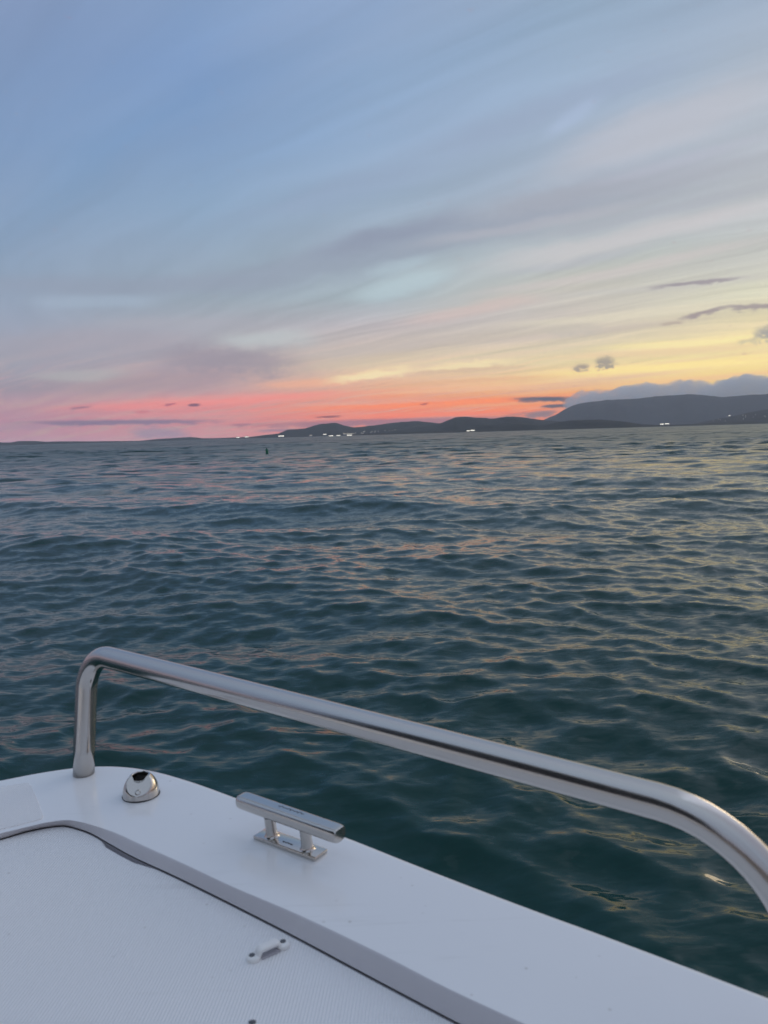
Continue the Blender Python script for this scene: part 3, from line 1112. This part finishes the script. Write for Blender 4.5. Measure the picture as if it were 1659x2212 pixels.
# hatch lid: ribbed panel with eased rim and a finger recess in its edge
rim = shrink(lo_loop, 0.0007, -0.0008)
fa, fb = at_hatch(232, 1818), at_hatch(322, 1864)
ax = (fb - fa)
axl = ax.length
ax.normalize()
for p in rim:
    s = (p - fa).dot(ax) / axl
    dist_ = abs((p - fa).cross(ax).z)
    if -0.15 < s < 1.15 and dist_ < 0.05:
        w_ = min(max((s + 0.10) / 0.2, 0), 1) * min(max((1.10 - s) / 0.2, 0), 1)
        w_ = w_ * w_ * (3 - 2 * w_)
        p += Vector((ax.y, -ax.x, 0)) * 0.0055 * w_
bm = bmesh.new()
top_rings = []
for k in range(6):
    a = math.pi / 2 * k / 5
    lp = shrink(rim, 0.004 * (1 - math.sin(a)) * 0 + 0.004 * math.sin(a), 0.0)
    top_rings.append([Vector((p.x, p.y, hatch_z(p.x) - 0.0045 + 0.004 * math.sin(a) - 0.0 + 0.0)) for p in shrink(rim, 0.004 * (1 - math.cos(a)))])
low_ring = [Vector((p.x, p.y, hatch_z(p.x) - 0.022)) for p in rim]
loft([low_ring] + top_rings)
bm.verts.ensure_lookup_table()
last = bm.verts[-m_n:]
fill_between(bm, list(last), [])
from_bm('hatch', bm, m_rib, boat, angle=60)

# non-skid patch on the deck at the far left
pp = [at(x, y, DECK + 0.0012) for x, y in ((-120, 1722), (0, 1700), (50, 1691.5), (61, 1691), (66, 1696), (80, 1728), (92, 1762), (90, 1768), (80, 1771),
                                           (0, 1791), (-120, 1818))]
pp = ccw(pp)
bm = bmesh.new()
bot = [bm.verts.new(Vector((p.x, p.y, DECK - 0.002))) for p in inset_loop(pp, -0.002)]
r1 = [bm.verts.new(p) for p in pp]
k_ = len(pp)
for i in range(k_):
    bm.faces.new((bot[i], bot[(i + 1) % k_], r1[(i + 1) % k_], r1[i]))
fill_between(bm, r1, [])
from_bm('nonskid_panel', bm, m_rib, boat, angle=20)

# hull below the deck, with rub rail
bm = bmesh.new()
hr = inset_loop(outline, -0.012)
levels = [(0.0, DECK - 0.071), (0.03, DECK - 0.20), (0.10, 0.45), (0.16, 0.10), (0.22, -0.25), (0.55, -0.6)]
rings = []
for ins, z in levels:
    rings.append([bm.verts.new(Vector((p.x, p.y, z))) for p in inset_loop(hr, ins)])
for r0, r1_ in zip(rings[:-1], rings[1:]):
    for i in range(n):
        bm.faces.new((r0[i], r0[(i + 1) % n], r1_[(i + 1) % n], r1_[i]))
bm.faces.new(rings[-1])
from_bm('hull', bm, m_gel, boat, angle=60)
bm = bmesh.new()
rr_ = []
for o_, z_ in ((-0.005, DECK - 0.072), (-0.020, DECK - 0.076), (-0.026, DECK - 0.09), (-0.020, DECK - 0.104), (-0.005, DECK - 0.108)):
    rr_.append([bm.verts.new(Vector((p.x, p.y, z_))) for p in inset_loop(hr, o_)])
for r0, r1_ in zip(rr_[:-1], rr_[1:]):
    for i in range(n):
        bm.faces.new((r0[i], r0[(i + 1) % n], r1_[(i + 1) % n], r1_[i]))
from_bm('rub_rail', bm, m_dark, boat)

# unseen cabin added to darken bevel and rail: white sides, dark glass, hard top
m_blocker_glass, t_, b_, _ = new_mat('blocker_tinted_glass')
b_.inputs['Base Color'].default_value = (0.01, 0.011, 0.013, 1)
b_.inputs['Roughness'].default_value = 0.06


def prism(name, lo, hi, z0, z1, mat, parent, bev=0.0):
    bm = bmesh.new()
    A = [bm.verts.new((x, y, z0)) for x, y in lo]
    B = [bm.verts.new((x, y, z1)) for x, y in hi]
    k = len(A)
    for i in range(k):
        bm.faces.new((A[i], A[(i + 1) % k], B[(i + 1) % k], B[i]))
    bm.faces.new(A[::-1])
    bm.faces.new(B)
    if bev:
        bmesh.ops.bevel(bm, geom=list(bm.edges), offset=bev, segments=3, affect='EDGES', profile=0.5)
    return from_bm(name, bm, mat, parent, angle=40)


foot_ = [(-2.9, -1.5), (-0.98, -1.5), (-0.98, 0.46), (-1.25, 0.72), (-2.9, 0.72)]
mid_ = [(-2.85, -1.5), (-1.01, -1.5), (-1.01, 0.40), (-1.28, 0.66), (-2.85, 0.66)]
top_ = [(-2.75, -1.45), (-1.08, -1.45), (-1.08, 0.16), (-1.36, 0.40), (-2.75, 0.40)]
over = [(-2.95, -1.7), (-0.92, -1.7), (-0.92, 0.24), (-1.24, 0.52), (-2.95, 0.52)]
blocker = prism('cabin_blocker', foot_, mid_, DECK - 0.01, DECK + 0.30, m_gel, boat, 0.02)
prism('blocker_glass', mid_, top_, DECK + 0.302, DECK + 1.32, m_blocker_glass, blocker)
prism('blocker_top', over, over, DECK + 1.323, DECK + 1.42, m_gel, blocker, 0.03)

m_reflector_vinyl, t_, b_, _ = new_mat('beige_reflector_vinyl')
nzz = t_.noise(t_.n('ShaderNodeTexCoord').outputs['Object'], 6.0, 4)
t_.l.new(t_.mix(nzz, (0.40, 0.36, 0.32), (0.48, 0.43, 0.39)), b_.inputs['Base Color'])
b_.inputs['Roughness'].default_value = 0.55
seat = from_bm('bench_reflector', box_bm(-0.88, 1.05, -1.45, -0.82, DECK - 0.002, DECK + 0.24, 0.04, 3), m_reflector_vinyl, boat, angle=50)  # unseen bench added to give the rail a beige reflection
from_bm('reflector_back', box_bm(-0.88, 1.05, -1.55, -1.40, DECK + 0.245, DECK + 0.60, 0.04, 3), m_reflector_vinyl, seat, angle=50)  # back of the unseen added bench

# grab rail ---------------------------------------------------------
RZ = 1.152
foot_l = at(180, 1672)
c_l = at(212, 1430, RZ)
d_run = (at(1426, 1733, RZ) - at(250, 1424, RZ)).normalized()
c_l = at(250, 1424, RZ) - d_run * 0.080
c_r_ = at(1426, 1733, RZ) + d_run * 0.115
foot_r = Vector((c_r_.x + 0.012, c_r_.y - 0.01, DECK))


def fillet(A, B, C, r, n_=14):
    u1, u2 = (A - B).normalized(), (C - B).normalized()
    ang = u1.angle(u2)
    dd = r / math.tan(ang / 2)
    p1, p2 = B + u1 * dd, B + u2 * dd
    cen = B + (u1 + u2).normalized() * (r / math.sin(ang / 2))
    v1, v2 = p1 - cen, p2 - cen
    out = []
    tot = v1.angle(v2)
    axis = v1.cross(v2).normalized()
    for i in range(n_ + 1):
        out.append(cen + Matrix.Rotation(tot * i / n_, 3, axis) @ v1)
    return out


below = Vector((0, 0, -0.01))
path = [foot_l + below]
f1 = fillet(foot_l, c_l, c_r_, 0.060)
f2 = fillet(c_l, c_r_, foot_r, 0.125)
path += [foot_l.lerp(f1[0], k) for k in (0.3, 0.6, 0.85)] + f1
path += [f1[-1].lerp(f2[0], k / 8) for k in range(1, 8)] + f2
path += [f2[-1].lerp(foot_r, k) for k in (0.3, 0.6)] + [foot_r + below]
rail = from_bm('grab_rail', sweep(path, circle(0.0173, 40)), m_steel, boat)
rail['label'] = 'polished stainless steel tube grab rail bent down at both ends'

# cleat ---------------------------------------------------------
def frame(o, xdir):
    xd = Vector((xdir.x, xdir.y, 0)).normalized()
    yd = Vector((-xd.y, xd.x, 0))
    m_ = Matrix((xd, yd, Vector((0, 0, 1)))).transposed().to_4x4()
    m_.translation = o
    return m_


pl, pr_ = (at(550, 1814) + at(573, 1793)) / 2, (at(710, 1841) + at(678, 1863)) / 2
CM = frame((pl + pr_) / 2, pr_ - pl)
plen = (pr_ - pl).length
pw = (at(550, 1814) - at(573, 1793)).length
BZ = 0.045
b0, b1 = CM.inverted() @ at(521, 1727, DECK + BZ), CM.inverted() @ at(735, 1803, DECK + BZ)
blen = (b1 - b0).length
bmid = (b0 + b1) / 2


def superell(a, b, nexp, k=36, flat=None):
    out = []
    for i in range(k):
        t = 2 * math.pi * i / k
        c, s = math.cos(t), math.sin(t)
        out.append((a * math.copysign(abs(c) ** (2 / nexp), c), b * math.copysign(abs(s) ** (2 / nexp), s)))
    if flat:
        out = [(x, min(y, b * flat)) for x, y in out]
    return out


def bar_sec(t):
    e = min(t, 1 - t)
    k = 1.0 if e > 0.06 else 0.86 + 0.14 * math.sqrt(max(0, 1 - (1 - e / 0.06) ** 2))
    return [(x * k, y * k) for x, y in superell(0.0125, 0.0108, 2.5, 40, 0.86)]


bp = [CM @ (b0 + (b1 - b0) * t) for t in (0, 0.008, 0.02, 0.04, 0.06, 0.2, 0.4, 0.6, 0.8, 0.94, 0.96, 0.98, 0.992, 1.0)]
def bar_section_factory():
    ts = (0, 0.008, 0.02, 0.04, 0.06, 0.2, 0.4, 0.6, 0.8, 0.94, 0.96, 0.98, 0.992, 1.0)
    def f(t):
        return bar_sec(ts[int(round(t * (len(ts) - 1)))])
    return f


cleat = from_bm('cleat', sweep(bp, bar_section_factory()), m_steel2, boat, angle=38)
cleat['label'] = 'stainless steel mooring cleat on two posts'
bm = box_bm(-plen / 2, plen / 2, -pw / 2, pw / 2, 0.0, 0.0055, 0.0018, 2)
bm.transform(CM)
from_bm('base_plate', bm, m_steel2, cleat, angle=40)
for sx in (-1, 1):
    bm = lathe([(0.0105, 0.0), (0.0092, 0.0015), (0.0082, 0.004), (0.0076, 0.012), (0.0076, BZ - 0.011 - 0.0055)], 28)
    top_off = bmid.y
    for v_ in bm.verts:
        v_.co.y += top_off * (v_.co.z / (BZ - 0.01))
    bm.transform(CM @ Matrix.Translation((sx * plen * 0.29 , 0, 0.0056)))
    from_bm('post', bm, m_steel2, cleat, angle=40)
m_mark, t_, b_, _ = new_mat('etched_mark')
b_.inputs['Base Color'].default_value = (0.05, 0.05, 0.06, 1)
b_.inputs['Roughness'].default_value = 0.6
# worn script mark etched in the top of the bar, another on the plate
def mark(L, z, amp, y0, xoff, parent, turns):
    pts = []
    for i in range(turns * 8 + 1):
        s = i / (turns * 8)
        pts.append(CM @ Vector((xoff - L / 2 + L * s + 0.0012 * math.sin(s * turns * 2 * math.pi), y0 + amp * math.cos(s * turns * 2 * math.pi) * (0.6 + 0.4 * math.sin(s * 17)), z)))
    return from_bm('etched_mark', sweep(pts, [(x, y * 0.25) for x, y in circle(0.0006, 6)]), m_mark, parent)


mark(0.045, BZ + 0.0094, 0.0022, bmid.y + 0.001, bmid.x + 0.004, cleat, 7)
mark(0.018, 0.0058, 0.0014, -0.004, 0.0, cleat, 4)

# pole light socket ---------------------------------------------------------
sc_ = at(305, 1717)
bm = bmesh.new()
H_ = 0.031
NR, NS = 20, 64
prev = None
fdir = Vector((-0.02, -0.72, 0.69)).normalized()
fdist = 0.0240
first = None
for i in range(NR + 1):
    s = i / NR
    z = H_ * s
    r = (1 - 0.12 * s - max(0, (s - 0.25) / 0.75) ** 2.2 * 0.33)
    ring_ = []
    for j in range(NS):
        t = 2 * math.pi * j / NS
        c, sn = math.cos(t), math.sin(t)
        p = Vector((0.0275 * r * math.copysign(abs(c) ** 0.9, c), 0.0265 * r * math.copysign(abs(sn) ** 0.9, sn), z))
        d = p.dot(fdir) - fdist
        if d > 0:
            p -= fdir * d
        ring_.append(bm.verts.new(p))
    if prev:
        for j in range(NS):
            bm.faces.new((prev[j], prev[(j + 1) % NS], ring_[(j + 1) % NS], ring_[j]))
    prev = ring_
# top land and the bore
for rad, z in ((0.0128, H_ + 0.0002), (0.0120, H_ - 0.0008), (0.0118, H_ - 0.024)):
    ring_ = []
    for j in range(NS):
        t = 2 * math.pi * j / NS
        p = Vector((rad * math.cos(t), rad * math.sin(t) + 0.0015, z))
        d = p.dot(fdir) - fdist
        if d > 0:
            p.z -= d / fdir.z
        ring_.append(bm.verts.new(p))
    for j in range(NS):
        bm.faces.new((prev[j], prev[(j + 1) % NS], ring_[(j + 1) % NS], ring_[j]))
    prev = ring_
SM = frame(sc_ + Vector((0, 0, 0.0015)), Vector((1, 0.10, 0)))
bm.transform(SM)
sock = from_bm('light_socket', bm, m_steel2, boat, angle=24)
sock['label'] = 'dome shaped stainless steel socket with a dark hole in its top'
bm = lathe([(0.0117, 0.0), (0.0117, H_ - 0.014), (0.002, H_ - 0.0145)], 32)
bm.transform(SM @ Matrix.Translation((0, 0.0015, 0)))
from_bm('bore', bm, m_dark, sock)
bm = lathe([(1.0, -0.0014), (1.02, -0.0004), (1.0, 0.0005)], 48)
bm.transform(SM @ Matrix.Diagonal((0.0282, 0.0272, 1, 1)))
from_bm('gasket', bm, m_dark, sock)
fc = fdir * fdist + Vector((0, 0, 0)) 
# centre of the flat: on the plane, halfway up
fz = 0.0125
fy = (fdist - fdir.z * fz) / fdir.y
q = Vector((0, 0, 1)).rotation_difference(fdir).to_matrix().to_4x4()
bm = lathe([(0.0044, -0.0005), (0.0043, 0.0008), (0.0030, 0.0014), (0.0028, 0.0004)], 20)
bm.transform(SM @ Matrix.Translation((0.0, fy, fz)) @ q)
from_bm('screw', bm, m_steel2, sock, angle=30)

# pad eyes on the hatch ---------------------------------------------------------
m_plast, t_, b_, _ = new_mat('white_plastic')
b_.inputs['Base Color'].default_value = (0.86, 0.85, 0.82, 1)
b_.inputs['Roughness'].default_value = 0.35


m_screw, t_, b_, _ = new_mat('dull_screw')
b_.inputs['Base Color'].default_value = (0.10, 0.105, 0.115, 1)
b_.inputs['Roughness'].default_value = 0.5


def pad_eye(x0, y0, x1, y1):
    A, B = at_hatch(x0, y0), at_hatch(x1, y1)
    L = (B - A).length
    Mx = frame((A + B) / 2 - Vector((0, 0, 0.0006)), B - A)
    hw = 0.0056
    # arched strap between two feet
    pts = []
    for i in range(25):
        s = i / 24 * 2 - 1
        z = 0.0082 * (1 - max(0, (abs(s) - 0.72) / 0.24) ** 2) if abs(s) > 0.72 else 0.0082
        z = max(z, 0.0026)
        pts.append(Mx @ Vector((s * (L / 2 - 0.004), 0, z)))
    sec = superell(hw, 0.0026, 3.5, 24)
    o = from_bm('pad_eye', sweep(pts, sec), m_plast, boat, angle=50)
    o['label'] = 'small white plastic strap eye screwed to the hatch'
    for sx in (-1, 1):
        bm = lathe([(0.0080, 0.0), (0.0080, 0.0030), (0.0070, 0.0042), (0.0048, 0.0043)], 24)
        bm.transform(Mx @ Matrix.Translation((sx * L / 2, 0.0, 0)))
        from_bm('foot', bm, m_plast, o, angle=50)
        bm = lathe([(0.0034, 0.003), (0.0034, 0.0046), (0.0016, 0.0048)], 16)
        bm.transform(Mx @ Matrix.Translation((sx * (L / 2 + 0.0012), 0.0016, 0)))
        from_bm('screw', bm, m_screw, o)
    bm = box_bm(-L / 2 + 0.007, L / 2 - 0.007, -0.0075, 0.005, 0.0002, 0.0012)
    bm.transform(Mx)
    from_bm('strap_shade', bm, m_seal_shade, o, smooth=False)  # grey plate stands in for the shade under the strap
    return o


pad_eye(548, 2070, 611, 2043)
# a lone screw let into the hatch near the bottom of the frame
p_ = at_hatch(545, 2207)
bm = lathe([(0.0030, -0.001), (0.0030, 0.0004), (0.0012, 0.0007)], 16)
bm.transform(Matrix.Translation(p_ - Vector((0, 0, 0.0004))) @ Matrix.Diagonal((1.3, 0.9, 1, 1)))
from_bm('screw', bm, m_screw, boat)
